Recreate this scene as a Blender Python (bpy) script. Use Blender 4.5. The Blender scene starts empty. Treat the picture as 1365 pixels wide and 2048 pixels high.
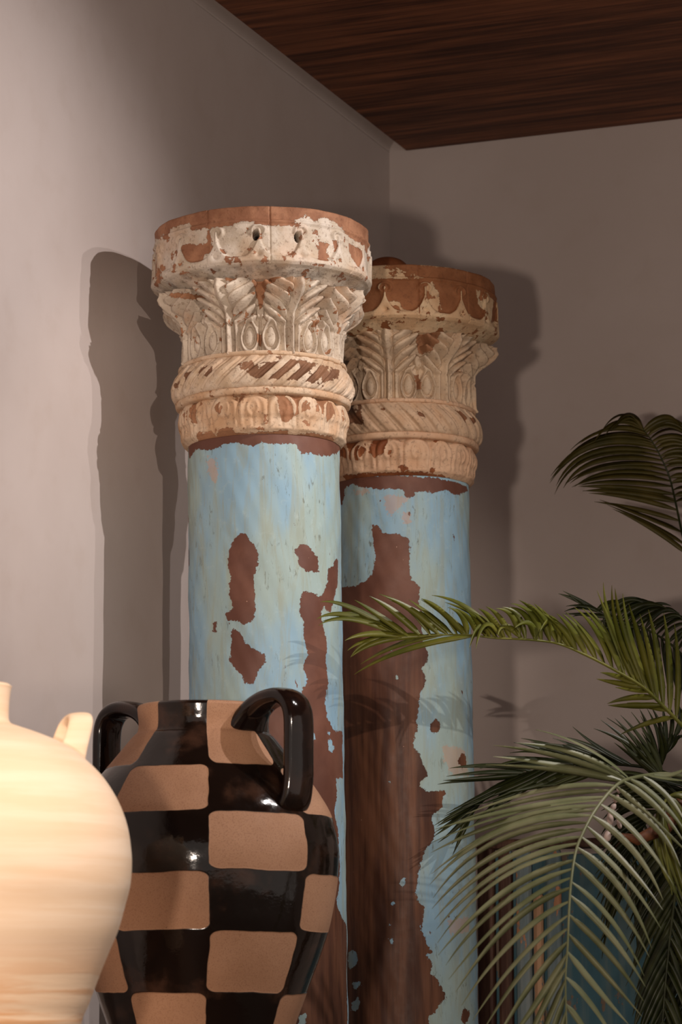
import bpy, math, random
import numpy as np
from mathutils import Vector, Matrix
PI = math.pi
sc = bpy.context.scene

# ------------------------------------------------------------------ camera
W, H, F = 1365, 2048, 5600.0
PITCH = math.radians(9.6)
YAW = math.radians(21.7)
CAMZ = 1.10
DC = 5.6                                   # horizontal distance camera - room corner
LATC = 0.1008
BX = np.array([math.cos(YAW), -math.sin(YAW)])     # back wall direction (lateral, forward)
LY = np.array([math.sin(YAW), math.cos(YAW)])      # left wall direction

def LF(lat, fwd, z):
    "lateral / forward distance from the camera and height -> room coordinates (corner = origin)"
    v = np.array([lat - LATC, fwd - DC])
    return Vector((float(v @ BX), float(v @ LY), z))
CAM = LF(0, 0, CAMZ)

def ray(px, py):
    X = px - W / 2; Y = H / 2 - py
    return X, F * math.cos(PITCH) - Y * math.sin(PITCH), F * math.sin(PITCH) + Y * math.cos(PITCH)
def at(px, py, d):
    X, fw, up = ray(px, py)
    return LF(X / fw * d, d, CAMZ + up / fw * d)
def zat(py, d):
    X, fw, up = ray(0, py)
    return CAMZ + up / fw * d
def rpx(r, py, d):
    return r / ray(0, py)[1] * d

cd = bpy.data.cameras.new('camera'); cam = bpy.data.objects.new('camera', cd)
sc.collection.objects.link(cam); sc.camera = cam
cam.location = CAM; cam.rotation_euler = (PI / 2 + PITCH, 0, YAW)
cd.sensor_fit = 'VERTICAL'; cd.sensor_height = 36; cd.lens = 36 * F / H
cd.dof.use_dof = True; cd.dof.focus_distance = 4.35; cd.dof.aperture_fstop = 9.0
cd.clip_start = 0.05

# ------------------------------------------------------------------ light, exposure
w = bpy.data.worlds.new('world'); sc.world = w; w.use_nodes = True
w.node_tree.nodes['Background'].inputs[0].default_value = (0.90, 0.78, 0.70, 1)
w.node_tree.nodes['Background'].inputs[1].default_value = 0.56
sc.view_settings.view_transform = 'Standard'
sc.view_settings.look = 'None'
sc.view_settings.exposure = 0.0
sc.view_settings.gamma = 1.0
sc.view_settings.use_curve_mapping = False

def lamp(name, pos, target, power, col, size, angle=None, blend=0.5):
    l = bpy.data.lights.new(name, 'SPOT' if angle else 'POINT')
    l.energy = power; l.color = col; l.shadow_soft_size = size
    if angle: l.spot_size = math.radians(angle); l.spot_blend = blend
    o = bpy.data.objects.new(name, l); sc.collection.objects.link(o)
    o.location = pos
    o.rotation_euler = (Vector(target) - Vector(pos)).to_track_quat('-Z', 'Y').to_euler()
    return o
WARM = (1.0, 0.83, 0.70)
COOL = (1.0, 0.92, 0.89)
lamp('track_spot', LF(1.09, 3.60, 2.72), LF(-0.78, 3.85, 1.40), 72, COOL, 0.010, 80, 0.8)
lamp('track_spot', LF(1.36, 3.72, 2.72), LF(-0.78, 3.85, 1.40), 24, COOL, 0.010, 80, 0.8)
lamp('pot_spot', LF(-0.10, 1.30, 2.60), LF(-0.50, 3.3, 1.2), 205, (1.0, 0.80, 0.64), 0.03, 19, 0.6)
lamp('key_spot', LF(0.72, 0.50, 2.05), LF(-0.12, 4.5, 1.75), 155, WARM, 0.010, 17.5, 0.5)
lamp('front_lamp', LF(-0.50, 0.20, 1.15), LF(0.1, 5, 1.6), 150, WARM, 0.06, 100, 0.9)

# ------------------------------------------------------------------ helpers
def srgb(r, g, b):
    f = lambda c: (c / 12.92 if c <= 0.04045 else ((c + 0.055) / 1.055) ** 2.4)
    return (f(r / 255), f(g / 255), f(b / 255), 1)

def link(o, parent=None):
    sc.collection.objects.link(o)
    if parent: o.parent = parent
    return o
def empty(name, loc, label=None, cat=None, group=None):
    o = bpy.data.objects.new(name, None); link(o); o.location = loc
    o.empty_display_size = 0.05
    if label: o['label'] = label
    if cat: o['category'] = cat
    if group: o['group'] = group
    return o
def meshobj(name, verts, faces, mat, parent=None, smooth=True):
    me = bpy.data.meshes.new(name)
    me.from_pydata([tuple(v) for v in verts], [], faces)
    me.update()
    if smooth: me.polygons.foreach_set('use_smooth', [True] * len(me.polygons))
    me.materials.append(mat)
    return link(bpy.data.objects.new(name, me), parent)
def fattr(o, name, vals):
    a = o.data.attributes.new(name, 'FLOAT', 'POINT')
    a.data.foreach_set('value', np.asarray(vals, dtype=np.float32))

class NT:
    def __init__(s, name):
        s.m = bpy.data.materials.new(name); s.m.use_nodes = True
        s.t = s.m.node_tree; s.b = s.t.nodes['Principled BSDF']
    def n(s, typ, ins=None, **kw):
        nd = s.t.nodes.new(typ)
        for k, v in kw.items(): setattr(nd, k, v)
        for k, v in (ins or {}).items():
            if hasattr(v, 'is_output') or isinstance(v, bpy.types.NodeSocket): s.t.links.new(v, nd.inputs[k])
            else: nd.inputs[k].default_value = v
        return nd
    def obj(s): return s.n('ShaderNodeTexCoord').outputs['Object']
    def map(s, scale, rot=(0, 0, 0), vec=None):
        return s.n('ShaderNodeMapping', {'Vector': vec or s.obj(), 'Scale': scale, 'Rotation': rot}).outputs[0]
    def noise(s, scale, detail=4, vec=None, rough=0.55, dist=0.0):
        return s.n('ShaderNodeTexNoise', {'Vector': vec or s.obj(), 'Scale': scale, 'Detail': detail, 'Roughness': rough, 'Distortion': dist}).outputs[0]
    def math(s, op, a, b=0.0, c=None, clamp=False):
        nd = s.n('ShaderNodeMath', operation=op, use_clamp=clamp)
        for i, v in enumerate((a, b) if c is None else (a, b, c)):
            if isinstance(v, (int, float)): nd.inputs[i].default_value = v
            else: s.t.links.new(v, nd.inputs[i])
        return nd.outputs[0]
    def step(s, v, lo, hi):
        return s.n('ShaderNodeMapRange', {'Value': v, 'From Min': lo, 'From Max': hi}, interpolation_type='SMOOTHSTEP').outputs[0]
    def mix(s, f, a, b):
        nd = s.n('ShaderNodeMix', data_type='RGBA')
        for k, v in ((0, f), (6, a), (7, b)):
            if isinstance(v, bpy.types.NodeSocket): s.t.links.new(v, nd.inputs[k])
            else: nd.inputs[k].default_value = v
        return nd.outputs[2]
    def attr(s, name): return s.n('ShaderNodeAttribute', attribute_name=name).outputs['Fac']
    def bump(s, h, strength=0.4, dist=0.002):
        s.t.links.new(s.n('ShaderNodeBump', {'Height': h, 'Strength': strength, 'Distance': dist}).outputs[0], s.b.inputs['Normal'])
    def base(s, c, rough=0.6, spec=None):
        for k, v in (('Base Color', c), ('Roughness', rough)):
            if isinstance(v, bpy.types.NodeSocket): s.t.links.new(v, s.b.inputs[k])
            else: s.b.inputs[k].default_value = v
        if spec is not None: s.b.inputs['Specular IOR Level'].default_value = spec
        return s.m

# ------------------------------------------------------------------ materials
def wall_material():
    m = NT('plaster')
    n1 = m.noise(1.6, 5); n2 = m.noise(14, 5); n3 = m.noise(130, 3)
    c = m.mix(m.step(n1, 0.35, 0.7), srgb(192, 179, 173), srgb(202, 190, 185))
    c = m.mix(m.math('MULTIPLY', m.step(n2, 0.5, 0.75), 0.18), c, srgb(178, 160, 148))
    m.bump(m.math('ADD', m.noise(5, 4), m.math('MULTIPLY', n3, 0.10)), 0.25, 0.006)
    return m.base(c, 0.85, 0.2)
def ceiling_wood():
    m = NT('dark_ceiling_wood')
    v = m.map((0.9, 16, 16))
    g = m.noise(2.4, 8, v, 0.62, 0.25)
    v2 = m.map((5, 120, 120)); g2 = m.noise(1.3, 5, v2, 0.6)
    blot = m.noise(3.0, 4, m.map((1, 2.5, 1)))
    c = m.mix(m.step(g, 0.32, 0.7), srgb(62, 33, 21), srgb(140, 86, 56))
    c = m.mix(m.math('MULTIPLY', m.step(g2, 0.5, 0.72), 0.5), c, srgb(44, 22, 13))
    c = m.mix(m.math('MULTIPLY', m.step(blot, 0.5, 0.7), 0.35), c, srgb(62, 34, 22))
    m.bump(m.math('ADD', g, g2), 0.35, 0.001)
    return m.base(c, 0.6, 0.25)
WALL = wall_material(); CEIL = ceiling_wood()

def floor_material():
    m = NT('floor_stone'); n = m.noise(3, 5)
    return m.base(m.mix(n, srgb(120, 108, 98), srgb(150, 138, 124)), 0.5)
def plain_wood(name, a, b, sc_=(30, 30, 2.5)):
    m = NT(name); g = m.noise(1.6, 7, m.map(sc_), 0.6, 0.3)
    m.bump(g, 0.3, 0.001)
    return m.base(m.mix(m.step(g, 0.35, 0.68), a, b), 0.55, 0.3)

def shaft_material(seed, green=0.5):
    m = NT('peeling_blue_paint')
    o = m.n('ShaderNodeMapping', {'Vector': m.obj(), 'Location': (seed, seed * 2, 0)}).outputs[0]
    d = m.attr('chip')
    jag = m.noise(170, 4, o, 0.65); jag2 = m.noise(42, 3, o)
    chips = m.noise(60, 4, m.n('ShaderNodeMapping', {'Vector': o, 'Scale': (1.4, 1.4, 0.7)}).outputs[0], 0.6)
    edge = m.math('ADD', d, m.math('ADD', m.math('MULTIPLY', m.math('SUBTRACT', jag, 0.5), 0.012), m.math('MULTIPLY', m.math('SUBTRACT', jag2, 0.5), 0.010)))
    mask = m.step(edge, -0.0004, 0.0004)
    small = m.step(chips, 0.705, 0.715)
    mask = m.math('MAXIMUM', mask, small)
    # the paint itself, streaked by age
    zc = m.n('ShaderNodeSeparateXYZ', {'Vector': m.obj()}).outputs[2]
    un = m.n('ShaderNodeCombineXYZ', {'X': m.attr('around'), 'Y': seed, 'Z': zc}).outputs[0]
    st = m.noise(1.0, 6, m.n('ShaderNodeMapping', {'Vector': un, 'Scale': (42, 1, 5.0)}).outputs[0], 0.72, 1.2)
    big = m.noise(5.5, 4, m.n('ShaderNodeMapping', {'Vector': o, 'Scale': (1.6, 1.6, 0.55)}).outputs[0], 0.6)
    mot = m.noise(80, 4, o, 0.6)
    blue = m.mix(m.step(big, 0.40, 0.60), srgb(140, 176, 198), srgb(158, 180, 178))
    blue = m.mix(m.math('MULTIPLY', m.step(st, 0.46, 0.62), green), blue, srgb(154, 160, 140))
    blue = m.mix(m.math('MULTIPLY', m.step(mot, 0.55, 0.8), 0.4), blue, srgb(180, 200, 200))
    scr = m.noise(1.0, 5, m.n('ShaderNodeMapping', {'Vector': un, 'Scale': (170, 1, 42)}).outputs[0], 0.7, 0.6)
    blue = m.mix(m.math('MULTIPLY', m.math('MULTIPLY', m.step(scr, 0.56, 0.70), 0.8), m.step(m.noise(12, 3, o), 0.42, 0.62)), blue, srgb(92, 92, 74))
    # tan primer where the attribute says so
    tan = m.step(m.math('ADD', m.attr('primer'), m.math('MULTIPLY', m.math('SUBTRACT', jag, 0.5), 0.03)), -0.0005, 0.001)
    blue = m.mix(m.math('MULTIPLY', tan, 0.45), blue, srgb(196, 150, 122))
    # old brown coat under the blue
    wn = m.noise(1.0, 6, m.n('ShaderNodeMapping', {'Vector': un, 'Scale': (60, 1, 4)}).outputs[0], 0.6, 0.3)
    wb = m.noise(9, 5, o, 0.6)
    brown = m.mix(m.step(wb, 0.4, 0.65), srgb(98, 62, 50), srgb(116, 77, 62))
    bare = m.attr('bare')
    brown = m.mix(bare, brown, m.mix(m.step(wn, 0.35, 0.68), srgb(70, 40, 27), srgb(112, 72, 50)))
    spk = m.step(m.noise(120, 2, o), 0.77, 0.79)
    brown = m.mix(spk, brown, srgb(190, 150, 130))
    c = m.mix(mask, blue, brown)
    m.bump(m.math('ADD', m.math('MULTIPLY', mask, -1.0), m.math('MULTIPLY', st, 0.35)), 0.45, 0.0014)
    return m.base(c, m.math('ADD', 0.42, m.math('MULTIPLY', mot, 0.25)), 0.35)

def capital_material(name, seed, cream_a, cream_b, under_a, under_b, thr=0.62, warm=0.3):
    m = NT(name)
    o = m.n('ShaderNodeMapping', {'Vector': m.obj(), 'Location': (seed, -seed, seed * .5)}).outputs[0]
    jag = m.noise(150, 4, o, 0.65)
    d = m.math('ADD', m.attr('chip'), m.math('MULTIPLY', m.math('SUBTRACT', jag, 0.5), 0.012))
    mask = m.step(d, -0.0004, 0.0005)
    ch = m.noise(48, 5, o, 0.6)
    mask = m.math('MAXIMUM', mask, m.step(ch, thr, thr + 0.012))
    var = m.noise(22, 5, o, 0.6); fine = m.noise(160, 4, o, 0.7)
    c = m.mix(m.step(var, 0.38, 0.66), cream_a, cream_b)
    c = m.mix(m.math('MULTIPLY', m.step(m.noise(15, 4, o), 0.5, 0.68), warm), c, srgb(190, 142, 100))
    c = m.mix(m.math('MULTIPLY', m.step(fine, 0.53, 0.66), 0.5), c, srgb(122, 98, 78))
    u = m.mix(m.step(m.noise(26, 5, o), 0.4, 0.62), under_a, under_b)
    u = m.mix(m.math('MULTIPLY', m.step(fine, 0.5, 0.7), 0.4), u, srgb(92, 58, 38))
    # mottled dark tone: dirt on the front soffit, left part of the back capital
    so = m.step(m.attr('soot'), 0.0, 1.0)
    c = m.mix(mask, c, u)
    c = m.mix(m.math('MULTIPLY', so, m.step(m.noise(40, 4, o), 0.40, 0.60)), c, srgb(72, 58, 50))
    c = m.mix(m.attr('hole_shade'), c, srgb(34, 22, 17))  # shade inside the nail holes, put into the colour
    m.bump(m.math('ADD', m.math('MULTIPLY', mask, -1.2), m.math('MULTIPLY', fine, 0.8)), 0.7, 0.0016)
    return m.base(c, 0.72, 0.3)

def pot_checker():
    m = NT('checker_glaze')
    uv = m.n('ShaderNodeUVMap', uv_map='cells').outputs[0]
    s = m.n('ShaderNodeSeparateXYZ', {'Vector': uv})
    nz = m.noise(11, 3); nz2 = m.noise(9, 3, m.map((1, 1, 1), (1, 2, 0)))
    u = m.math('ADD', s.outputs[0], m.math('MULTIPLY', m.math('SUBTRACT', nz, 0.5), 0.12))
    v = m.math('ADD', s.outputs[1], m.math('MULTIPLY', m.math('SUBTRACT', nz2, 0.5), 0.14))
    fu = m.math('FLOOR', u); fv = m.math('FLOOR', v)
    par = m.math('FLOORED_MODULO', m.math('ADD', m.math('ADD', fu, fv), 1.0), 2.0)
    a = m.math('MAXIMUM', m.math('SUBTRACT', m.math('ABSOLUTE', m.math('SUBTRACT', m.math('SUBTRACT', u, fu), 0.5)), 0.38), 0.0)
    b = m.math('MAXIMUM', m.math('SUBTRACT', m.math('ABSOLUTE', m.math('SUBTRACT', m.math('SUBTRACT', v, fv), 0.5)), 0.37), 0.0)
    dist = m.math('SQRT', m.math('ADD', m.math('MULTIPLY', a, a), m.math('MULTIPLY', b, b)))
    cell = m.math('SUBTRACT', 1.0, m.step(dist, 0.112, 0.120))
    clay = m.math('MULTIPLY', cell, par)
    sp = m.noise(620, 2); big = m.noise(7, 4)
    cc = m.mix(m.step(big, 0.35, 0.7), srgb(164, 122, 92), srgb(178, 136, 106))
    cc = m.mix(m.math('MULTIPLY', m.step(sp, 0.52, 0.66), 0.5), cc, srgb(126, 84, 62))
    cc = m.mix(m.step(m.noise(210, 1, m.map((1, 1, 1), (0.4, 0, 1))), 0.80, 0.83), cc, srgb(80, 48, 34))
    gl = m.mix(m.step(m.noise(16, 5), 0.5, 0.72), srgb(22, 15, 12), srgb(62, 42, 32))
    c = m.mix(clay, gl, cc)
    rough = m.math('ADD', m.math('MULTIPLY', clay, 0.62), m.math('ADD', 0.07, m.math('MULTIPLY', m.step(m.noise(26, 4), 0.45, 0.7), 0.10)))
    m.bump(m.math('ADD', m.math('MULTIPLY', m.math('SUBTRACT', 1.0, m.math('MULTIPLY', par, m.math('SUBTRACT', 1.0, m.step(dist, 0.095, 0.135)))), 1.0),
                  m.math('ADD', m.math('MULTIPLY', m.noise(30, 5), 1.0), m.math('MULTIPLY', sp, m.math('MULTIPLY', clay, 0.25)))), 0.42, 0.0018)
    m.base(c, rough, 0.5)
    return m.m
def black_glaze():
    m = NT('black_glaze')
    m.bump(m.noise(40, 4), 0.25, 0.0015)
    return m.base(m.mix(m.step(m.noise(20, 4), 0.45, 0.7), srgb(20, 12, 10), srgb(40, 24, 17)), 0.09, 0.55)
def pale_clay():
    m = NT('pale_clay')
    v = m.map((2.2, 2.2, 42)); g = m.noise(1.4, 5, v, 0.6, 0.4)
    b = m.noise(5, 4)
    c = m.mix(m.step(g, 0.35, 0.7), srgb(234, 206, 176), srgb(242, 220, 196))
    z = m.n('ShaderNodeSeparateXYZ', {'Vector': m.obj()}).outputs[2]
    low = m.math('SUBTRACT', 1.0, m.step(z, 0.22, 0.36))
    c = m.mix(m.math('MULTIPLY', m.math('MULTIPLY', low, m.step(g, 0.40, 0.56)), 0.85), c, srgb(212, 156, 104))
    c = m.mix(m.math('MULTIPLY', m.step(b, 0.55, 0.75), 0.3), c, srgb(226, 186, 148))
    m.bump(m.math('ADD', m.math('MULTIPLY', g, m.math('ADD', 0.15, m.math('MULTIPLY', low, 0.6))), m.math('MULTIPLY', m.noise(200, 3), 0.08)), 0.35, 0.0035)
    return m.base(c, 0.7, 0.25)
def leaf_material(name, a, b, rough=0.42):
    m = NT(name)
    n = m.noise(14, 3); l = m.noise(1.0, 3, m.map((160, 160, 160)))
    c = m.mix(m.step(n, 0.35, 0.7), a, b)
    c = m.mix(m.math('MULTIPLY', l, 0.3), c, a)
    m.base(c, rough, 0.45)
    m.b.inputs['Transmission Weight'].default_value = 0.0
    tr = m.n('ShaderNodeBsdfTranslucent', {'Color': c})
    mx = m.n('ShaderNodeMixShader', {0: 0.22, 1: m.b.outputs[0], 2: tr.outputs[0]})
    m.t.links.new(mx.outputs[0], m.t.nodes['Material Output'].inputs['Surface'])
    return m.m

# ------------------------------------------------------------------ room
RX, RY, WZ = 5.2, -7.5, zat(303, 5.59)
def slab(name, x0, x1, y0, y1, z0, z1, mat, kind=True):
    v = [(x, y, z) for z in (z0, z1) for y in (y0, y1) for x in (x0, x1)]
    f = [(0, 2, 3, 1), (4, 5, 7, 6), (0, 1, 5, 4), (2, 6, 7, 3), (0, 4, 6, 2), (1, 3, 7, 5)]
    o = meshobj(name, v, f, mat, smooth=False)
    if kind: o['kind'] = 'structure'
    return o
slab('floor', -0.12, RX, RY, 0.12, -0.1, 0, floor_material())
slab('wall_left', -0.12, 0, RY, 0.0, 0, WZ + 0.03, WALL)
slab('wall_back', -0.12, RX, 0.0, 0.12, 0, WZ + 0.03, WALL)
slab('ceiling', 0.038, RX, RY, -0.002, WZ, WZ + 0.012, CEIL)
slab('trim_1', -0.12, RX, RY, 0.12, WZ + 0.03, WZ + 0.12, WALL)
# plaster cove that rounds the top of the corner beside the wooden ceiling
def cove():
    vs, fs = [], []
    n = 8; R = 0.03
    prof = [(R - R * math.cos(a), WZ + 0.03 - R + R * math.sin(a)) for a in [PI / 2 * i / n for i in range(n + 1)]]
    prof.append((0.0, WZ + 0.03))
    for y in (RY, -0.0005):
        for (x, z) in prof: vs.append((x, y, z))
    k = len(prof)
    for i in range(k - 1): fs.append((i, i + 1, k + i + 1, k + i))
    fs.append((k - 1, 0, k, 2 * k - 1))
    o = meshobj('trim_2', vs, fs, WALL); o['kind'] = 'structure'
cove()

# ------------------------------------------------------------------ lathe with relief
def lathe(name, zr, nt, mat, parent=None, relief=None, attrs=None, cap_top=False, cap_bot=False, th0=0.0):
    """zr: rows (z, r); relief(theta[nt], row index array) -> radial offset array (rows, nt)"""
    zr = np.array(zr, float); nr = len(zr)
    th = np.linspace(0, 2 * PI, nt, endpoint=False) + th0
    T, R = np.meshgrid(th, zr[:, 1]); Z = np.repeat(zr[:, :1], nt, 1)
    if relief is not None:
        out = relief(T, Z)
        if isinstance(out, tuple): R = R + out[0]; Z = Z + out[1]
        else: R = R + out
    V = np.stack([R * np.cos(T), R * np.sin(T), Z], -1).reshape(-1, 3)
    idx = np.arange(nr * nt).reshape(nr, nt); nx = np.roll(idx, -1, 1)
    Fq = np.stack([idx[:-1], nx[:-1], nx[1:], idx[1:]], -1).reshape(-1, 4)
    faces = Fq.tolist()
    if cap_top: faces.append(idx[-1].tolist())
    if cap_bot: faces.append(idx[0][::-1].tolist())
    o = meshobj(name, V.tolist(), faces, mat, parent)
    if cap_top or cap_bot:
        for p in o.data.polygons[-(int(cap_top) + int(cap_bot)):]: p.use_smooth = False
    if attrs:
        for k, fn in attrs.items():
            fattr(o, k, fn(T, R, Z).reshape(-1))
    return o
def resample(pts, step):
    "dense rows from profile control points (smooth Catmull-Rom when asked)"
    out = []
    for (z0, r0), (z1, r1) in zip(pts[:-1], pts[1:]):
        n = max(1, int(math.hypot(z1 - z0, r1 - r0) / step))
        for i in range(n): out.append((z0 + (z1 - z0) * i / n, r0 + (r1 - r0) * i / n))
    out.append(pts[-1]); return out
def crom(pts, n):
    P = np.array(pts, float); P = np.vstack([2 * P[0] - P[1], P, 2 * P[-1] - P[-2]])
    out = []
    for i in range(1, len(P) - 2):
        for j in range(n):
            t = j / n
            out.append(0.5 * ((2 * P[i]) + (-P[i - 1] + P[i + 1]) * t + (2 * P[i - 1] - 5 * P[i] + 4 * P[i + 1] - P[i + 2]) * t * t + (-P[i - 1] + 3 * P[i] - 3 * P[i + 1] + P[i + 2]) * t ** 3))
    out.append(P[-2]); return out

def sdf(S, Z, poly):
    "signed distance (positive inside) in the unrolled surface"
    P = np.array(poly, float); Q = np.roll(P, -1, 0)
    best = np.full(S.shape, 1e9); inside = np.zeros(S.shape, bool)
    for (x0, y0), (x1, y1) in zip(P, Q):
        dx, dy = x1 - x0, y1 - y0; L = dx * dx + dy * dy + 1e-12
        t = np.clip(((S - x0) * dx + (Z - y0) * dy) / L, 0, 1)
        best = np.minimum(best, (S - x0 - t * dx) ** 2 + (Z - y0 - t * dy) ** 2)
        c = (y0 > Z) != (y1 > Z)
        with np.errstate(divide='ignore', invalid='ignore'):
            inside ^= c & (S < (x1 - x0) * (Z - y0) / (y1 - y0 + 1e-15) + x0)
    d = np.sqrt(best)
    return np.where(inside, d, -d)

# ------------------------------------------------------------------ the two columns
HTOP = 0.0
def zoom(ox, oy, s): return lambda pts: [(ox + x * s, oy + y * s) for x, y in pts]
Z4 = zoom(360, 900, 600 / 1365); Z5 = zoom(560, 1450, 420 / 1365); Z2 = zoom(320, 680, 420 / 1365)
Z1 = zoom(290, 400, 460 / 1365); Z3 = zoom(670, 500, 350 / 1365)

class Column:
    def __init__(s, cx, cy, d, cx2, cy2, label, group, seed):
        """axis passes pixel (cx,cy) and (cx2,cy2) at distance d"""
        X, fw, up = ray(cx, cy); X2, fw2, up2 = ray(cx2, cy2)
        a = LF(X / fw * d, d, CAMZ + up / fw * d); b = LF(X2 / fw2 * d, d, CAMZ + up2 / fw2 * d)
        ax = (a - b).normalized(); base = b - ax * (b.z / ax.z)
        s.d = d; s.seed = seed
        s.root = empty('carved_column', base, label, 'column', group)
        q = Vector((0, 0, 1)).rotation_difference(ax)
        s.root.rotation_mode = 'QUATERNION'; s.root.rotation_quaternion = q
        s.M = Matrix.Translation(base) @ q.to_matrix().to_4x4(); s.Mi = s.M.inverted()
        s.o = s.Mi @ CAM
        v = (-s.o); s.th_view = math.atan2(s.o.y, s.o.x)      # azimuth that faces the camera
    def hit(s, px, py, r):
        X, fw, up = ray(px, py)
        p = s.Mi @ LF(X / fw, 1.0, CAMZ + up / fw); d = (p - s.o)
        a = d.x ** 2 + d.y ** 2; b = s.o.x * d.x + s.o.y * d.y; c = s.o.x ** 2 + s.o.y ** 2 - r * r
        disc = max(b * b - a * c, 0.0); t = (-b - math.sqrt(disc)) / a
        q = s.o + d * t
        th = math.atan2(q.y, q.x) - s.th_view
        th = (th + PI) % (2 * PI) - PI
        return th, q.z
    def field(s, polys, r):
        "signed distance of traced patches; r may be a radius or a function"
        P = [[(lambda h: (h[0] * r, h[1]))(s.hit(x, y, r)) for x, y in pl] for pl in polys]
        def fn(T, R, Z):
            th = (T - s.th_view + PI) % (2 * PI) - PI
            out = np.full(T.shape, -0.03)
            for pl in P: out = np.maximum(out, sdf(th * r, Z, pl))
            return np.clip(out, -0.03, 0.03)
        return fn

def tri(x): return np.abs((x % 1.0) - 0.5) * 2
def g(x, s): return np.exp(-(x / s) ** 2)
def sst(x, a, b):
    t = np.clip((x - a) / (b - a), 0, 1); return t * t * (3 - 2 * t)

def build_column(C, S, mats, polys, leaf0, lobes=8, knob=False, ysh=None):
    """S = metres per reference pixel; all heights measured as on the front column"""
    D = C.d
    # heights on the column (local z along axis ~ world z)
    zf = lambda y: zat(y, 4.4)                 # silhouette heights of the front column
    z_top, z_band, z_rimb = zf(470), zf(500), zf(580)
    z_bell0, z_rope0, z_bead, z_col0 = zf(742), zf(812), zf(822), zf(897)
    R0 = 0.1218
    def wob(T, Z, a=0.0008): return a * (np.sin(7 * T + 40 * Z + C.seed) + np.sin(13 * T - 65 * Z + 2 * C.seed) * 0.7 + np.sin(29 * T + 110 * Z) * 0.4)
    def chipattr(polys_, r, rel=None, lev=0.0, k=3.0):
        if not polys_: return lambda T, R, Z: np.full(T.shape, -0.03)
        f = C.field(polys_, r)
        if rel is None: return f
        return lambda T, R, Z: np.clip(np.minimum(f(T, R, Z), (lev - rel(T, Z)) * k), -0.03, 0.03)
    soot = lambda T, R, Z: C.soot(T, R, Z)
    # --- shaft
    rows = [(z, R0) for z in np.linspace(0.0, 0.95, 12)] + [(z, R0 - 0.0005) for z in np.arange(0.96, z_col0 + 0.012, 0.0045)]
    base_r = lambda T, Z: wob(T, Z, 0.0006)
    fchip = C.field(polys['shaft'], R0); fholes = C.field(polys['spots'], R0)
    def shaft_chip(T, R, Z):
        a = fchip(T, R, Z); b = fholes(T, R, Z)
        th = (T - C.th_view + PI) % (2 * PI) - PI
        # far side and foot: irregular wear
        far = 0.012 * (np.sin(3 * T + 5 * Z + C.seed) + np.sin(5 * T - 7 * Z) + np.sin(2 * T + 13 * Z)) - 0.008
        hid = sst(np.abs(th), 1.50, 1.60)
        low = 1 - sst(Z, 1.00, 1.04)
        k = np.maximum(hid, low)
        v = np.minimum(a, -b) if True else a
        return np.clip(v * (1 - k) + far * k, -0.03, 0.03)
    fprim = C.field(polys['primer'], R0)
    zbare = polys['bare']
    def bare(T, R, Z): return 1 - sst(Z, zbare[0], zbare[1])
    lathe('shaft', rows, 300, mats['shaft'], C.root, base_r, {'chip': shaft_chip, 'primer': fprim, 'bare': bare, 'around': lambda T, R, Z: ((T - C.th_view + PI) % (2 * PI) - PI) * R0}, cap_bot=True)
    # --- petal collar (just above the shaft)
    pr = crom([(z_col0, 0.1225), (z_col0 + 0.004, 0.127), (zf(885), 0.1305), (zf(868), 0.1315), (zf(858), 0.1345), (zf(845), 0.1352), (zf(832), 0.1325), (z_bead, 0.1300)], 10)
    h0, h1 = zf(890), z_bead
    npet = 18
    def petals(T, Z):
        v = (Z - h0) / (h1 - h0)
        x = ((T - leaf0) * npet / (2 * PI)) % 1.0 - 0.5
        arch = np.sqrt((x / 0.40) ** 2 + (np.maximum(v - 0.60, 0) / 0.36) ** 2)
        d = 0.0024 * g(arch - 1, 0.20) * sst(v, 0.02, 0.2)
        d -= 0.0034 * sst(arch, 1.12, 1.5) * sst(v, 0.1, 0.3)
        inner = np.sqrt((x / 0.17) ** 2 + ((v - 0.62) / 0.22) ** 2)
        d += 0.0016 * g(inner - 1, 0.3) - 0.0015 * g(x, 0.05) * sst(v, 0.0, 0.2) * (1 - sst(v, .45, .6))
        d += 0.0016 * g(v - 0.04, 0.05) * np.abs(np.sin(npet * PI * (T - leaf0) / (2 * PI) * 1.0))
        return d + wob(T, Z, 0.0007)
    lathe('petal_collar', pr, 720, mats['cream'], C.root, petals, {'chip': chipattr(polys['collar'], 0.133, petals, 0.0019, 5), 'soot': soot}, cap_bot=True)
    # --- bead under the rope, rope ring
    pb = crom([(z_bead - 0.001, 0.129), (z_bead + 0.001, 0.1385), (z_rope0, 0.1405), (z_rope0 + 0.003, 0.1375), (z_rope0 + 0.004, 0.130)], 6)
    lathe('bead', pb, 360, mats['cream'], C.root, lambda T, Z: wob(T, Z, 0.0006), {'chip': chipattr([], 1), 'soot': soot})
    rr = crom([(z_rope0, 0.134), (z_rope0 + 0.005, 0.1425), (zf(795), 0.1465), (zf(780), 0.1475), (zf(765), 0.1440), (zf(755), 0.1385), (z_bell0 - 0.003, 0.1335), (z_bell0, 0.1300)], 12)
    za, zb = z_rope0, z_bell0
    def rope(T, Z):
        v = (Z - za) / (zb - za)
        ph = (T * 30 / (2 * PI) - polys['twist'] * 2.1 * v) % 1.0
        e = np.sin(PI * np.clip(v, 0, 1)) ** 0.5
        d = -0.0046 * sst(g(ph - 0.5, 0.30), 0.25, 0.8) * e
        d += 0.0012 * g(ph - 0.5, 0.06) * e
        return d + wob(T, Z, 0.0008)
    lathe('rope_ring', rr, 900, mats['cream2'], C.root, rope, {'chip': chipattr(polys['rope'], 0.146, rope, -0.0004, 4), 'soot': soot})
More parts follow.
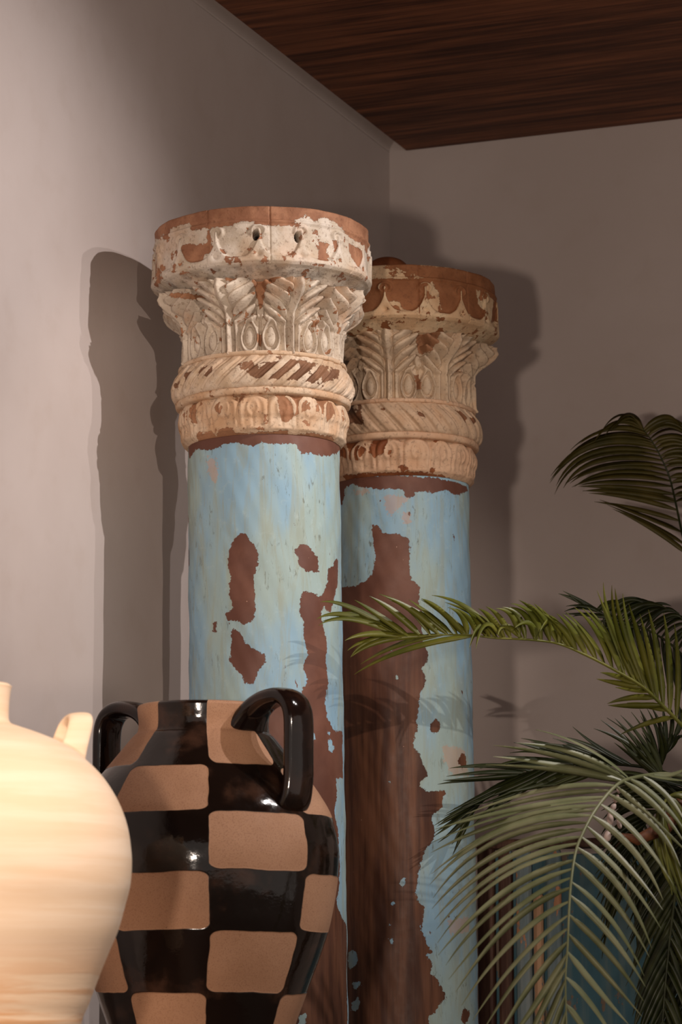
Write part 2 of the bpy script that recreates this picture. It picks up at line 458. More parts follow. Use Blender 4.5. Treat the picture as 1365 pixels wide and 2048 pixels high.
    # small lip over the rope
    lp = crom([(z_bell0 - 0.004, 0.1295), (z_bell0 - 0.002, 0.1350), (z_bell0 + 0.003, 0.1352), (z_bell0 + 0.005, 0.1290), (z_bell0 + 0.006, 0.124)], 6)
    lathe('lip', lp, 360, mats['cream'], C.root, lambda T, Z: wob(T, Z, 0.0006), {'chip': chipattr([], 1), 'soot': soot})
    # --- acanthus bell
    zl0, zl1 = z_bell0, zf(604)
    bell = crom([(zl0, 0.1215), (zf(720), 0.1210), (zf(690), 0.1215), (zf(665), 0.1235), (zf(645), 0.1270), (zf(628), 0.1325), (zf(614), 0.1400), (zl1, 0.1470)], 26)
    def leaves(T, Z):
        v = np.clip((Z - zl0) / (zl1 - zl0), 0, 1)
        u = (((T - C.th_view - leaf0) * lobes / (2 * PI) + 0.5) % 1.0 - 0.5) * 2
        a = np.abs(u)
        # acanthus: lobes spring from the stem and arch outward
        q = (v - 0.40 * a ** 0.75 - 0.02) / 0.145
        lob = np.abs(np.cos(PI * q)) ** 0.8
        up = sst(v, 0.38, 0.47)
        lim = 0.66 + 0.22 * lob + 0.05 * v
        Mf = up * (1 - sst(a, lim - 0.06, lim))
        low = (1 - sst(a, 0.28, 0.38)) * (1 - up)
        M = np.maximum(Mf, low)
        rel = 0.0040 * M + Mf * (0.0105 * lob - 0.0050) * sst(a, 0.08, 0.20)
        rel += 0.0085 * g(a, 0.065 + 0.02 * v) - 0.0042 * g(a - 0.15, 0.035)
        rel += 0.0034 * g(a - 0.23, 0.05) * (1 - sst(v, 0.42, 0.5))
        # leaf tips curl outward under the rim
        curl = sst(v, 0.55, 0.84) * (1 - 0.45 * sst(v, 0.88, 1.0))
        rel += Mf * 0.021 * curl * (1 - 0.75 * sst(a, 0.15, 0.8))
        rel += (1 - M) * (-0.009) * sst(v, 0.45, 0.7)
        # pairs of eyes between the leaves
        ex = (a - 0.66) / (0.27 - 0.09 * sst(v, 0.2, 0.5)); ey = (v - 0.25) / 0.225
        e = np.sqrt(ex ** 2 + ey ** 2)
        k = 1 - sst(v, 0.50, 0.60)
        rel = np.where((e < 1.2) & (v < 0.55), rel * sst(e, 0.95, 1.2), rel)
        rel += 0.0078 * g(e - 0.98, 0.14) * k + 0.0100 * np.sqrt(np.clip(0.42 - e * e, 0, 1)) * k
        rel -= 0.0040 * g(a - 1.0, 0.035) * k
        e2 = np.sqrt(((a - 1.0) / 0.16) ** 2 + ((v - 0.60) / 0.13) ** 2)
        rel += 0.0075 * (1 - sst(e2, 0.6, 1.05))
        rel += 0.0022 * g(v - 0.02, 0.03)
        return rel * 1.22 + wob(T, Z, 0.0012)
    lathe('leaf_bell', bell, 1000, mats['leaf'], C.root, leaves, {'chip': chipattr(polys['leaf'], 0.14), 'soot': soot})
    # --- rim (abacus) with carved frieze
    rim = resample([(zl1 - 0.003, 0.125), (zl1 + 0.002, 0.1440), (zf(594), 0.1530), (z_rimb - 0.003, 0.1670), (z_rimb, 0.1735), (z_rimb + 0.003, 0.1750), (zf(515), 0.1752), (z_band, 0.1752), (z_band + 0.0022, 0.1758), (z_band + 0.004, 0.1728), (z_top - 0.002, 0.1728), (z_top, 0.1718)], 0.0015)
    f0, f1 = zf(579), zf(502)
    nf = 16
    def frieze(T, Z):
        v = (Z - f0) / (f1 - f0)
        on = sst(v, 0.0, 0.05) * (1 - sst(v, 0.97, 1.02))
        x = ((T - C.th_view - leaf0) * nf / (2 * PI)) % 1.0 - 0.5; a = np.abs(x)
        # scalloped panels with pointed cusps and small hooked stems
        edge = 0.13 + 0.50 * (2 * a) ** 3.2
        cusp = 1 - sst(v - edge, -0.02, 0.07)
        st_ = g(a - 0.5, 0.035) * (1 - sst(v, 0.80, 0.88))
        e = np.sqrt(((0.5 - a) / 0.15) ** 2 + ((v - 0.80) / 0.13) ** 2)
        hook = g(e - 1, 0.30) * sst(v, 0.6, 0.8)
        pit = g((0.5 - a), 0.07) * g(v - 0.20, 0.07)
        r_ = np.clip(np.maximum(np.maximum(st_, hook * 0.8), cusp) - 0.8 * pit, 0, 1)
        d = on * (0.0056 * r_ - 0.0026)
        # board joints
        for t0 in polys['joints']:
            dd = (T - C.th_view - t0 + PI) % (2 * PI) - PI
            d = d - 0.0022 * g(dd, 0.006) * (Z > f0)
        for (t0, z0) in holes:
            dd = (T - C.th_view - t0 + PI) % (2 * PI) - PI
            d = d - 0.030 * sst(-np.sqrt((dd * 0.175) ** 2 + (Z - z0) ** 2 * 0.45), -0.0060, -0.0045)
        return d + wob(T, Z, 0.0009)
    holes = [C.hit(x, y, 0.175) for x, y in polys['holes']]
    def hole_shade(T, R, Z):  # painted shade: darkens the colour in each nail hole
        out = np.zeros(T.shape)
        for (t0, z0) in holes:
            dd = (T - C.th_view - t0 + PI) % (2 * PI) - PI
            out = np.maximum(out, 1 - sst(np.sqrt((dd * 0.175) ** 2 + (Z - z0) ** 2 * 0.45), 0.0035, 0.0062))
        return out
    ro = lathe('rim', rim, 1100, mats['rim'], C.root, frieze, {'chip': chipattr(polys['rim'], 0.1745, frieze, 0.0018, 4), 'soot': soot, 'hole_shade': hole_shade}, cap_top=True, cap_bot=True)
    if knob:
        # wooden tenon standing on the top
        kn = [(z_top - 0.002, 0.037), (z_top + 0.01, 0.0375)] + [(z_top + 0.012 + 0.024 * math.sin(a), 0.037 * math.cos(a) + 0.0005) for a in np.linspace(0, PI / 2, 12)]
        k = lathe('tenon', kn, 60, mats['knob'], C.root, None, {'chip': lambda T, R, Z: np.full(T.shape, 0.03), 'soot': lambda T, R, Z: np.zeros(T.shape)}, cap_top=True)
        k.location = knob
    return

CREAM_A, CREAM_B = srgb(206, 184, 156), srgb(222, 206, 186)
UN_A, UN_B = srgb(150, 106, 76), srgb(170, 122, 90)
# front column
c1 = Column(526.5, 780, 4.4, 540, 2040, 'tall carved column with chipped cream capital and peeling pale blue shaft, the nearer one behind the checkered jar', 'old carved columns in the corner', 1.7)
c1.soot = lambda T, R, Z: 0.42 * sst(Z, zat(608, 4.4), zat(600, 4.4)) * (1 - sst(Z, zat(584, 4.4), zat(581, 4.4)))  # dirty grey-brown soffit under the rim
front = {
 'shaft': [
   Z4([(270,375),(300,385),(325,420),(355,460),(362,490),(345,540),(335,600),(338,680),(342,740),(330,780),(290,798),(265,775),(215,775),(203,745),(235,730),(228,650),(228,590),(218,520),(222,460),(240,410)]),
   Z4([(245,812),(275,830),(300,880),(345,915),(388,930),(392,960),(355,1000),(340,1050),(320,1065),(290,1055),(270,1010),(240,990),(228,960),(235,900),(232,850)]),
   Z4([(148,778),(166,778),(166,822),(148,822)]),
   Z4([(520,462),(545,435),(575,432),(600,455),(630,490),(635,555),(605,555),(570,550),(545,520),(540,485)]),
   Z4([(555,650),(580,645),(640,670),(670,620),(672,535),(700,522),(712,495),(722,500),(720,600),(705,665),(690,745),(660,715),(645,740),(650,800),(668,880),(665,960),(680,1060),(665,1130),(670,1210),(705,1275),(742,1280),(746,1365)]) +
   Z5([(412,100),(412,345),(370,350),(372,470),(352,560),(385,700),(390,950),(376,1160),(410,1270),(436,1310),(440,1944),(300,2080),(-500,2080),(-400,1500),(-300,900),(-260,300),(-100,-60),(-30,-170)]) +
   Z4([(545,1150),(555,1090),(585,1050),(560,980),(585,930),(565,860),(560,770),(545,740)]),
   Z2([(170,600),(190,770),(240,712),(330,718),(385,700),(410,670),(480,670),(560,680),(610,692),(660,665),(740,680),(810,670),(890,680),(905,720),(930,752),(980,735),(1060,752),(1140,742),(1175,715),(1180,590),(900,560),(660,540),(400,560)]),
   Z4([(33,300),(42,300),(42,332),(33,332)]), Z4([(30,450),(40,455),(40,525),(30,520)]),
 ],
 'spots': [Z5([(180,45),(215,45),(232,75),(225,110),(190,122),(180,90)]), Z5([(312,95),(335,98),(356,150),(345,188),(318,170)]), Z5([(335,0),(400,-10),(395,30),(350,25)]),
           Z5([(315,50),(326,50),(326,66),(315,66)]), Z5([(130,1890),(165,1880),(170,2000),(110,2000)])],
 'primer': [Z4([(120,30),(160,40),(180,110),(160,150),(130,100)])],
 'bare': (1.05, 1.50), 'twist': 1.0,
 'collar': [Z2([(365,400),(400,395),(412,440),(400,480),(370,470),(355,430)]), Z2([(505,335),(545,335),(535,400),(515,410)]), Z2([(755,345),(800,340),(890,345),(975,370),(970,450),(930,470),(880,490),(840,535),(795,520),(770,430)]),
            Z2([(1020,360),(1080,370),(1120,420),(1130,480),(1090,530),(1060,480),(1010,465)]), Z2([(195,400),(230,385),(240,470),(238,545),(210,540)]), Z2([(160,460),(185,460),(190,530),(165,500)]),
            Z2([(400,570),(470,565),(480,600),(600,600),(840,585),(860,615),(1000,600),(1160,640),(1180,700),(1000,640),(640,612),(420,640),(240,690),(200,700),(240,600),(330,590),(340,620)])],
 'rope': [Z2([(495,150),(600,120),(610,160),(760,130),(900,115),(1010,140),(1120,170),(1210,205),(1180,240),(1040,285),(950,265),(820,255),(690,250),(590,240),(560,205),(570,185),(500,195)]),
          Z2([(250,180),(340,145),(330,200),(300,235),(240,240)]), Z2([(150,215),(240,165),(200,240),(150,270)]), Z2([(95,280),(130,270),(120,310),(95,315)]), Z2([(340,235),(370,235),(365,252),(340,250)])],
 'leaf': [Z1([(360,440),(480,420),(500,480),(400,500),(350,510)]), Z1([(510,440),(560,430),(570,500),(520,500)]), Z1([(640,470),(780,440),(800,480),(720,520),(700,600),(680,640),(660,560)]), Z1([(860,450),(950,450),(970,500),(880,490)]),
          Z1([(235,560),(320,560),(320,590),(240,590)]), Z1([(310,630),(345,620),(345,660),(320,690)]), Z1([(1010,710),(1080,710),(1060,750),(1015,745)]), Z1([(80,520),(180,520),(200,550),(80,570)]), Z1([(660,790),(690,780),(690,860),(670,840)])],
 'rim': [Z1([(20,240),(60,230),(140,235),(150,170),(270,128),(275,180),(400,165),(520,150),(560,130),(640,128),(660,150),(740,148),(840,150),(920,155),(885,125),(940,105),(960,80),(1010,130),(1060,100),(1130,130),(1190,200),(1250,235),(1330,330),(1330,150),(1100,60),(740,30),(300,40),(20,160)]),
         Z1([(205,280),(260,255),(300,265),(395,250),(400,300),(350,320),(335,380),(300,400),(250,380),(210,330)]), Z1([(365,180),(390,180),(390,260),(360,260)]), Z1([(415,285),(470,290),(475,315),(420,312)]), Z1([(480,335),(560,335),(555,368),(490,365)]), Z1([(620,335),(700,325),(690,360),(640,365)]),
         Z1([(670,280),(720,290),(720,305),(680,300)]), Z1([(1040,245),(1100,260),(1080,300),(1090,360),(1060,395),(990,385),(1030,345)]), Z1([(1115,240),(1135,245),(1190,390),(1170,400),(1130,300)]), Z1([(1210,250),(1290,300),(1310,420),(1280,430),(1230,340)]), Z1([(60,360),(110,390),(120,450),(60,520),(50,430)]), Z1([(170,390),(230,370),(220,410),(180,420)]),
         Z1([(700,345),(730,345),(728,375),(705,372)])],
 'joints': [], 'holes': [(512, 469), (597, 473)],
}
front['joints'] = [c1.hit(541, 470, 0.175)[0], c1.hit(415, 480, 0.175)[0], c1.hit(702, 500, 0.175)[0], 2.2, 3.0, -2.3]
mats1 = {'shaft': shaft_material(1.3, 0.5),
 'cream': capital_material('cream_plaster', 2.1, srgb(200, 170, 140), srgb(216, 192, 166), UN_A, UN_B, 0.635, 0.5),
 'cream2': capital_material('cream_rope', 3.3, srgb(196, 170, 142), srgb(214, 194, 172), srgb(112, 78, 56), srgb(140, 102, 76), 0.67, 0.2),
 'leaf': capital_material('cream_leaf', 4.4, srgb(184, 168, 150), srgb(212, 198, 180), UN_A, UN_B, 0.625, 0.5),
 'rim': capital_material('rim_paint', 5.5, srgb(192, 176, 156), srgb(216, 204, 190), srgb(146, 100, 74), srgb(170, 122, 92), 0.595, 0.3)}
build_column(c1, 1, mats1, front, math.radians(-24))

# back column
c2 = Column(796, 880, 4.76, 812, 2040, 'tall carved column with browner chipped rim and wide brown bare patch on its blue shaft, standing behind the other by the palm', 'old carved columns in the corner', 4.2)
def back_dark_tone(T, R, Z):  # darker tone over the left part of the capital
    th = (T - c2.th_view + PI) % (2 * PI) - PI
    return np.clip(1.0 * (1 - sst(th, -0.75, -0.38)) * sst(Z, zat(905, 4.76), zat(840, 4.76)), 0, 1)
c2.soot = back_dark_tone
back = {
 'shaft': [
   Z4([(872,335),(895,335),(925,375),(960,385),(1000,380),(1043,405),(1048,450),(1045,560),(1060,590),(1095,625),(1092,650),(1085,680),(1105,740),(1098,860),(1130,920),(1120,970),(1095,990),(1118,1030),(1115,1080),(1092,1110),(1085,1200),(1075,1290)]) +
   Z5([(890,0),(865,130),(905,200),(950,290),(960,330),(915,370),(910,400),(975,430),(1085,430),(1050,490),(1060,540),(990,590),(1010,700),(985,770),(940,820),(915,900),(890,1000),(880,1110),(940,1190),(940,1250),(915,1330),(960,1440),(1000,1480),(960,1500),(1000,1560),(975,1610),(1040,1680),(1085,1750),(1080,1790),(1040,1810),(1020,1870),(970,1900),(960,2100),(300,2100),(330,0)]) +
   Z4([(660,700),(700,620),(745,620),(800,620),(850,590),(885,550),(885,470),(875,400)]),
   Z4([(1145,1250),(1165,1220),(1190,1240),(1185,1275),(1160,1292),(1145,1280)]),
   Z3([(-60,1700),(60,1790),(400,1760),(1030,1850),(1040,1880),(970,1900),(940,1915),(880,1880),(720,1890),(640,1890),(600,1930),(555,1920),(540,1870),(300,1865),(200,1850),(130,1830),(80,1850),(60,2000),(-80,2000)]),
   Z5([(1100,1240),(1160,1245),(1150,1262),(1105,1260)]), Z5([(1190,180),(1215,200),(1220,260),(1190,290),(1150,240)]),
   Z5([(1200,1840),(1240,1870),(1210,1944),(1180,1920)]),
 ],
 'spots': [Z5([(785,1000),(812,1000),(818,1030),(795,1052),(778,1035)]), Z5([(705,1385),(738,1385),(742,1415),(722,1432),(706,1412)]), Z5([(440,1480),(480,1465),(505,1510),(490,1570),(460,1590),(440,1560)]), Z5([(465,1680),(520,1665),(528,1690),(490,1712)]),
           Z5([(470,1800),(510,1765),(520,1820),(500,1868),(468,1850)]), Z5([(704,355),(724,358),(722,384),(706,380)]), Z5([(722,1148),(748,1148),(740,1172),(722,1168)]), Z5([(706,1293),(722,1293),(720,1310),(706,1308)]), Z4([(980,1022),(1000,1025),(998,1048),(980,1046)]), Z4([(958,902),(974,904),(972,920),(958,918)]), Z5([(585,590),(598,592),(590,615)])],
 'primer': [Z4([(925,215),(1000,205),(1040,220),(1000,260),(960,300),(935,270)]), Z4([(1010,290),(1050,285),(1055,330),(1015,330)]), Z4([(1020,180),(1080,150),(1090,180),(1040,210)]), Z4([(790,180),(850,170),(860,200),(800,205)]), Z5([(1095,1260),(1235,1250),(1230,1350),(1110,1360)]), Z5([(1060,130),(1200,160),(1230,330),(1120,330),(1070,240)])],
 'bare': (1.50, 1.80), 'twist': -0.8,
 'collar': [Z3([(20,1460),(130,1470),(190,1430),(240,1500),(250,1560),(190,1640),(120,1640),(30,1600)]), Z3([(300,1410),(410,1410),(410,1500),(380,1590),(310,1620),(270,1580),(290,1480)]), Z3([(780,1465),(820,1475),(800,1520),(775,1500)]), Z3([(490,1690),(530,1670),(575,1700),(540,1730)]), Z3([(410,1560),(450,1560),(440,1600),(415,1590)]), Z3([(740,1700),(790,1700),(780,1740),(745,1730)]),
            Z3([(50,1760),(300,1735),(600,1725),(850,1750),(1040,1830),(1040,1860),(850,1780),(600,1755),(50,1800)])],
 'rope': [Z3([(80,1210),(170,1190),(230,1350),(90,1360)]), Z3([(960,1240),(1020,1260),(1040,1330),(1010,1370),(980,1330)]), Z3([(1070,1310),(1110,1300),(1100,1380),(1075,1370)]), Z3([(640,1250),(700,1260),(710,1300),(660,1290)]), Z3([(360,1220),(400,1225),(390,1250),(360,1245)])],
 'leaf': [Z3([(640,600),(700,560),(760,600),(780,720),(740,800),(680,780),(650,700)]), Z3([(930,600),(1010,560),(1080,640),(1060,700),(950,690)]), Z3([(1000,900),(1030,910),(1030,950),(1005,945)]), Z3([(630,960),(680,960),(700,1080),(650,1060)])],
 'rim': [Z3([(200,60),(560,90),(700,120),(1000,150),(1290,290),(1300,420),(1250,420),(1200,340),(1110,310),(1130,420),(1190,500),(1180,560),(1090,540),(1020,460),(930,490),(910,520),(850,510),(820,350),(760,250),(705,290),(700,390),(680,500),(600,480),(540,460),(500,400),(460,390),(440,400),(350,430),(350,490),(200,490),(200,260),(270,225),(500,225),(590,225),(700,220)]),
         Z3([(280,270),(380,280),(440,330),(440,380),(400,400),(300,440),(230,440)]), Z3([(480,330),(545,290),(600,240),(650,240),(650,460),(560,450),(520,400)]), Z3([(820,250),(1000,300),(1010,420),(960,460),(860,500),(830,400)]), Z3([(400,430),(500,430),(510,470),(420,480)]), Z3([(1020,330),(1110,320),(1130,420),(1110,520),(1050,480)]), Z3([(1240,400),(1270,420),(1260,560),(1230,560)])],
 'joints': [], 'holes': [],
}
back['joints'] = [c2.hit(838, 560, 0.175)[0], c2.hit(938, 600, 0.175)[0], 2.6, -2.2]
mats2 = {'shaft': shaft_material(7.7, 0.45),
 'cream': capital_material('cream_plaster_dusty', 6.1, srgb(196, 158, 128), srgb(206, 172, 142), srgb(120, 66, 36), srgb(146, 88, 52), 0.72),
 'cream2': capital_material('cream_rope_dusty', 7.3, srgb(188, 158, 130), srgb(202, 174, 146), srgb(100, 66, 44), srgb(130, 86, 58), 0.72, 0.3),
 'leaf': capital_material('cream_leaf_dusty', 8.4, srgb(186, 164, 140), srgb(206, 182, 154), UN_A, UN_B, 0.70, 0.4),
 'rim': capital_material('rim_paint_brown', 9.5, srgb(206, 170, 132), srgb(222, 196, 160), srgb(140, 88, 54), srgb(156, 102, 66), 0.58, 0.3),
 'knob': capital_material('tenon_wood', 1.5, srgb(150, 90, 50), srgb(150, 90, 50), srgb(112, 62, 34), srgb(130, 74, 42), 0.9)}
build_column(c2, 1, mats2, back, math.radians(-6), knob=(0, 0, 0))
_t = [o for o in c2.root.children if o.name.startswith('tenon')][0]
_X = ray(775, 530); _v = c2.Mi @ at(775, 530, 4.68); _t.location = (_v.x, _v.y, 0.0)

# ------------------------------------------------------------------ table under the two jars (below the frame)
TZ = CAMZ - 0.27
tb = empty('console_table', (0.40, -2.12, 0), 'dark wooden console table carrying the two clay jars', 'table')
TW = plain_wood('table_wood', srgb(70, 42, 26), srgb(104, 66, 42), (2, 30, 30))
def bxp(name, x0, x1, y0, y1, z0, z1, mat, parent, bev=0.004):
    v = [(x, y, z) for z in (z0, z1) for y in (y0, y1) for x in (x0, x1)]
    f = [(0, 2, 3, 1), (4, 5, 7, 6), (0, 1, 5, 4), (2, 6, 7, 3), (0, 4, 6, 2), (1, 3, 7, 5)]
    o = meshobj(name, v, f, mat, parent, smooth=False)
    if bev:
        b = o.modifiers.new('bevel', 'BEVEL'); b.width = bev; b.segments = 2
    return o
bxp('tabletop', -0.34, 0.36, -0.64, 0.62, TZ - 0.04, TZ, TW, tb)
for (x, y) in ((-0.30, -0.60), (0.32, -0.60), (-0.30, 0.58), (0.32, 0.58)):
    bxp('leg', x - 0.03, x + 0.03, y - 0.03, y + 0.03, 0, TZ - 0.04, TW, tb)
bxp('apron', -0.29, 0.31, -0.58, 0.56, TZ - 0.12, TZ - 0.04, TW, tb)

# ------------------------------------------------------------------ swept strap (handles)
def sweep(name, path, side, wdt, thk, mat, parent, nseg=14, sup=2.6):
    """path: points; side: unit vector giving the broad direction; superellipse section"""
    P = [Vector(p) for p in crom(path, 10)]; vs, fs = [], []
    side = Vector(side).normalized(); n = len(P)
    for i, p in enumerate(P):
        t = (P[min(i + 1, n - 1)] - P[max(i - 1, 0)]).normalized()
        b = (side - t * side.dot(t)).normalized(); nn = t.cross(b)
        f = i / (n - 1); fl = 1 + 0.35 * (math.exp(-f * 14) + math.exp(-(1 - f) * 14))
        for k in range(nseg):
            a = 2 * PI * k / nseg; c, s = math.cos(a), math.sin(a)
            c = math.copysign(abs(c) ** (2 / sup), c); s = math.copysign(abs(s) ** (2 / sup), s)
            vs.append(p + b * (c * wdt / 2 * fl) + nn * (s * thk / 2 * fl))
    for i in range(n - 1):
        for k in range(nseg):
            k2 = (k + 1) % nseg
            fs.append((i * nseg + k, i * nseg + k2, (i + 1) * nseg + k2, (i + 1) * nseg + k))
    fs.append(tuple(range(nseg))[::-1]); fs.append(tuple((n - 1) * nseg + k for k in range(nseg)))
    o = meshobj(name, vs, fs, mat, parent)
    s_ = o.modifiers.new('sub', 'SUBSURF'); s_.levels = 1; s_.render_levels = 1
    return o

# ------------------------------------------------------------------ checkered jar
PD = 3.9
pc = at(406, 1700, PD)
jar = empty('checkered_jar', (pc.x, pc.y, TZ), 'two-handled clay jar checkered in glossy black and bare tan, before the columns', 'jar')
JAR_AZ = math.atan2(CAM.y - pc.y, CAM.x - pc.x)        # towards the camera
prof = [(1418, 132), (1432, 131), (1450, 130), (1466, 133), (1476, 143), (1500, 163), (1530, 187), (1560, 212), (1590, 234), (1625, 256), (1660, 267), (1700, 273), (1744, 273), (1790, 269), (1830, 261), (1865, 252), (1930, 232), (1990, 209), (2048, 188)]
pz = [(zat(y, PD) - TZ, rpx(r, y, PD)) for y, r in prof]
zl = pz[-1][0]
pz += [(zl * 0.75, 0.112), (zl * 0.5, 0.094), (zl * 0.25, 0.080), (zl * 0.08, 0.074), (0.0, 0.076)]
pz = pz[::-1]
outer = [(float(p[0]), float(p[1])) for p in crom(pz, 10)]
zt, rt = outer[-1]
rows = [(0.0, 0.001), (0.0, 0.05)] + outer + [(zt + 0.003, rt - 0.002), (zt + 0.0045, rt - 0.006), (zt + 0.003, rt - 0.010), (zt - 0.02, rt - 0.013), (zt - 0.05, rt - 0.012), (zt - 0.10, rt + 0.02), (zt - 0.2, rt + 0.06)]
NTH = 256
vrows = [zat(y, PD - dd) - TZ for y, dd in ((2235, .10), (2110, .12), (1985, .15), (1861, .18), (1741, .19), (1622, .18), (1530, .14))] + [zt + 0.012]
def vcoord(z):
    vs = vrows
    if z <= vs[0]: return (z - vs[0]) / 0.08
    for i in range(len(vs) - 1):
        if z <= vs[i + 1]: return i + (z - vs[i]) / (vs[i + 1] - vs[i])
    return len(vs) - 1.001
body = lathe('body', rows, NTH, pot_checker(), jar, lambda T, Z: 0.0008 * np.sin(2 * T + 9 * Z) + 0.0006 * np.sin(60 * Z), th0=JAR_AZ + PI / 7.9)
uvl = body.data.uv_layers.new(name='cells')
lv = np.zeros(len(body.data.loops), dtype=np.int32); body.data.loops.foreach_get('vertex_index', lv)
ri = lv // NTH; ti = lv % NTH
vc = np.array([vcoord(z) for z, r in rows])
zz = np.array([z for z, r in rows])
V_ = vc[ri]
U_ = ti / NTH * 8.0
# close the seam
npoly = len(body.data.polygons)
Uq = U_[:npoly * 4].reshape(-1, 4); wrap = (Uq.max(1) - Uq.min(1)) > 4
Uq[wrap] = np.where(Uq[wrap] < 4, Uq[wrap] + 8, Uq[wrap])
uvl.data.foreach_set('uv', np.stack([Uq.reshape(-1) + 0.45, V_], -1).reshape(-1).astype(np.float32))
BG = black_glaze()
for sgn in (1, -1):
    az = JAR_AZ + (math.radians(45) if sgn > 0 else math.radians(50) + PI)
    e = Vector((math.cos(az), math.sin(az), 0)); si = Vector((-math.sin(az), math.cos(az), 0))
    zr_ = zt
    pts = [(0.080, zr_ - 0.030), (0.100, zr_ - 0.008), (0.122, zr_ + 0.004), (0.148, zr_ + 0.008), (0.166, zr_ + 0.003), (0.177, zr_ - 0.010), (0.181, zr_ - 0.030), (0.181, zr_ - 0.070), (0.180, zr_ - 0.110), (0.172, zr_ - 0.138), (0.150, zr_ - 0.150)]
    sweep('handle', [e * a + Vector((0, 0, b)) for a, b in pts], si, 0.052, 0.024, BG, jar)

# ------------------------------------------------------------------ pale jar
QD = 3.3
qc = at(-60, 1700, QD)
pj = empty('clay_jar', (qc.x, qc.y, TZ), 'large pale unglazed clay jar at left edge, in front of the checkered jar', 'jar')
prof = [(1372, 75), (1385, 72), (1420, 70), (1443, 73), (1452, 92), (1463, 125), (1478, 164), (1495, 198), (1519, 229), (1550, 261), (1585, 286), (1620, 304), (1657, 316), (1695, 322), (1729, 324), (1770, 321), (1811, 311), (1860, 298), (1903, 281), (1940, 267), (1980, 253), (2048, 229), (2100, 205), (2160, 176)]
pz = [(zat(y, QD) - TZ, rpx(r, y, QD)) for y, r in prof]
zl = pz[-1][0]
pz += [(zl * 0.5, 0.090), (zl * 0.1, 0.086), (0.0, 0.086)]
pz = pz[::-1]
outer = [(float(p[0]), float(p[1])) for p in crom(pz, 10)]
zt2, rt2 = outer[-1]
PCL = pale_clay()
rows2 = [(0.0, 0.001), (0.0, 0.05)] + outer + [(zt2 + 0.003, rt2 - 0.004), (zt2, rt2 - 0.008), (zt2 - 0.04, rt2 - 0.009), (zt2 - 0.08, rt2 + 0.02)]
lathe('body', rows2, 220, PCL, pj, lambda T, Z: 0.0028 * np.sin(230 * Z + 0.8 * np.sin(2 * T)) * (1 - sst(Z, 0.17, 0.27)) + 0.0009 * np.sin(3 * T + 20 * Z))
def lug(azd, name='handle'):
    ca = math.atan2(CAM.y - qc.y, CAM.x - qc.x) + math.radians(azd)
    e = Vector((math.cos(ca), math.sin(ca), 0)); s = Vector((-math.sin(ca), math.cos(ca), 0))
    zb = zat(1496, QD) - TZ; r0 = rpx(189, 1497, QD)
    pts = []
    for t, h in ((-0.024, -0.014), (-0.024, 0.012), (-0.020, 0.032), (-0.008, 0.041), (0.008, 0.041), (0.020, 0.032), (0.024, 0.012), (0.024, -0.014)):
        pts.append(e * (r0 + 0.006 + h * 0.30) + s * t + Vector((0, 0, zb + h)))
    sweep(name, pts, e + Vector((0, 0, 0.1)), 0.030, 0.010, PCL, pj)
lug(106); lug(286)

# ------------------------------------------------------------------ palm
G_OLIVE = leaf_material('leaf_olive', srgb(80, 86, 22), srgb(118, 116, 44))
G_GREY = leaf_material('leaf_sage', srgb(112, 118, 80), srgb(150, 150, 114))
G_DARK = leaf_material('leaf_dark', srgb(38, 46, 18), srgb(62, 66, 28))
G_BROWN = leaf_material('leaf_deep', srgb(72, 66, 24), srgb(104, 92, 44))  # olive-brown leaves of the upper frond
STEM = plain_wood('palm_fibre', srgb(78, 54, 34), srgb(112, 80, 54), (40, 40, 10))
crown = at(1450, 1610, 4.15)
palm = empty('potted_palm', (crown.x, crown.y, 0), 'green feather-leaved palm with arching fronds reaching in from the right', 'plant')
PI_ = Matrix.Translation(palm.location).inverted()
rng = random.Random(5)

def tube(pts, rads, ns=7):
    vs, fs = [], []; n = len(pts)
    for i, p in enumerate(pts):
        t = (pts[min(i + 1, n - 1)] - pts[max(i - 1, 0)]).normalized()
        a = t.cross(Vector((0.3, 0.9, 0.2))).normalized(); b = t.cross(a)
        for k in range(ns):
            an = 2 * PI * k / ns; vs.append(p + a * math.cos(an) * rads[i] + b * math.sin(an) * rads[i])
    for i in range(n - 1):
        for k in range(ns):
            fs.append((i * ns + k, i * ns + (k + 1) % ns, (i + 1) * ns + (k + 1) % ns, (i + 1) * ns + k))
    return vs, fs

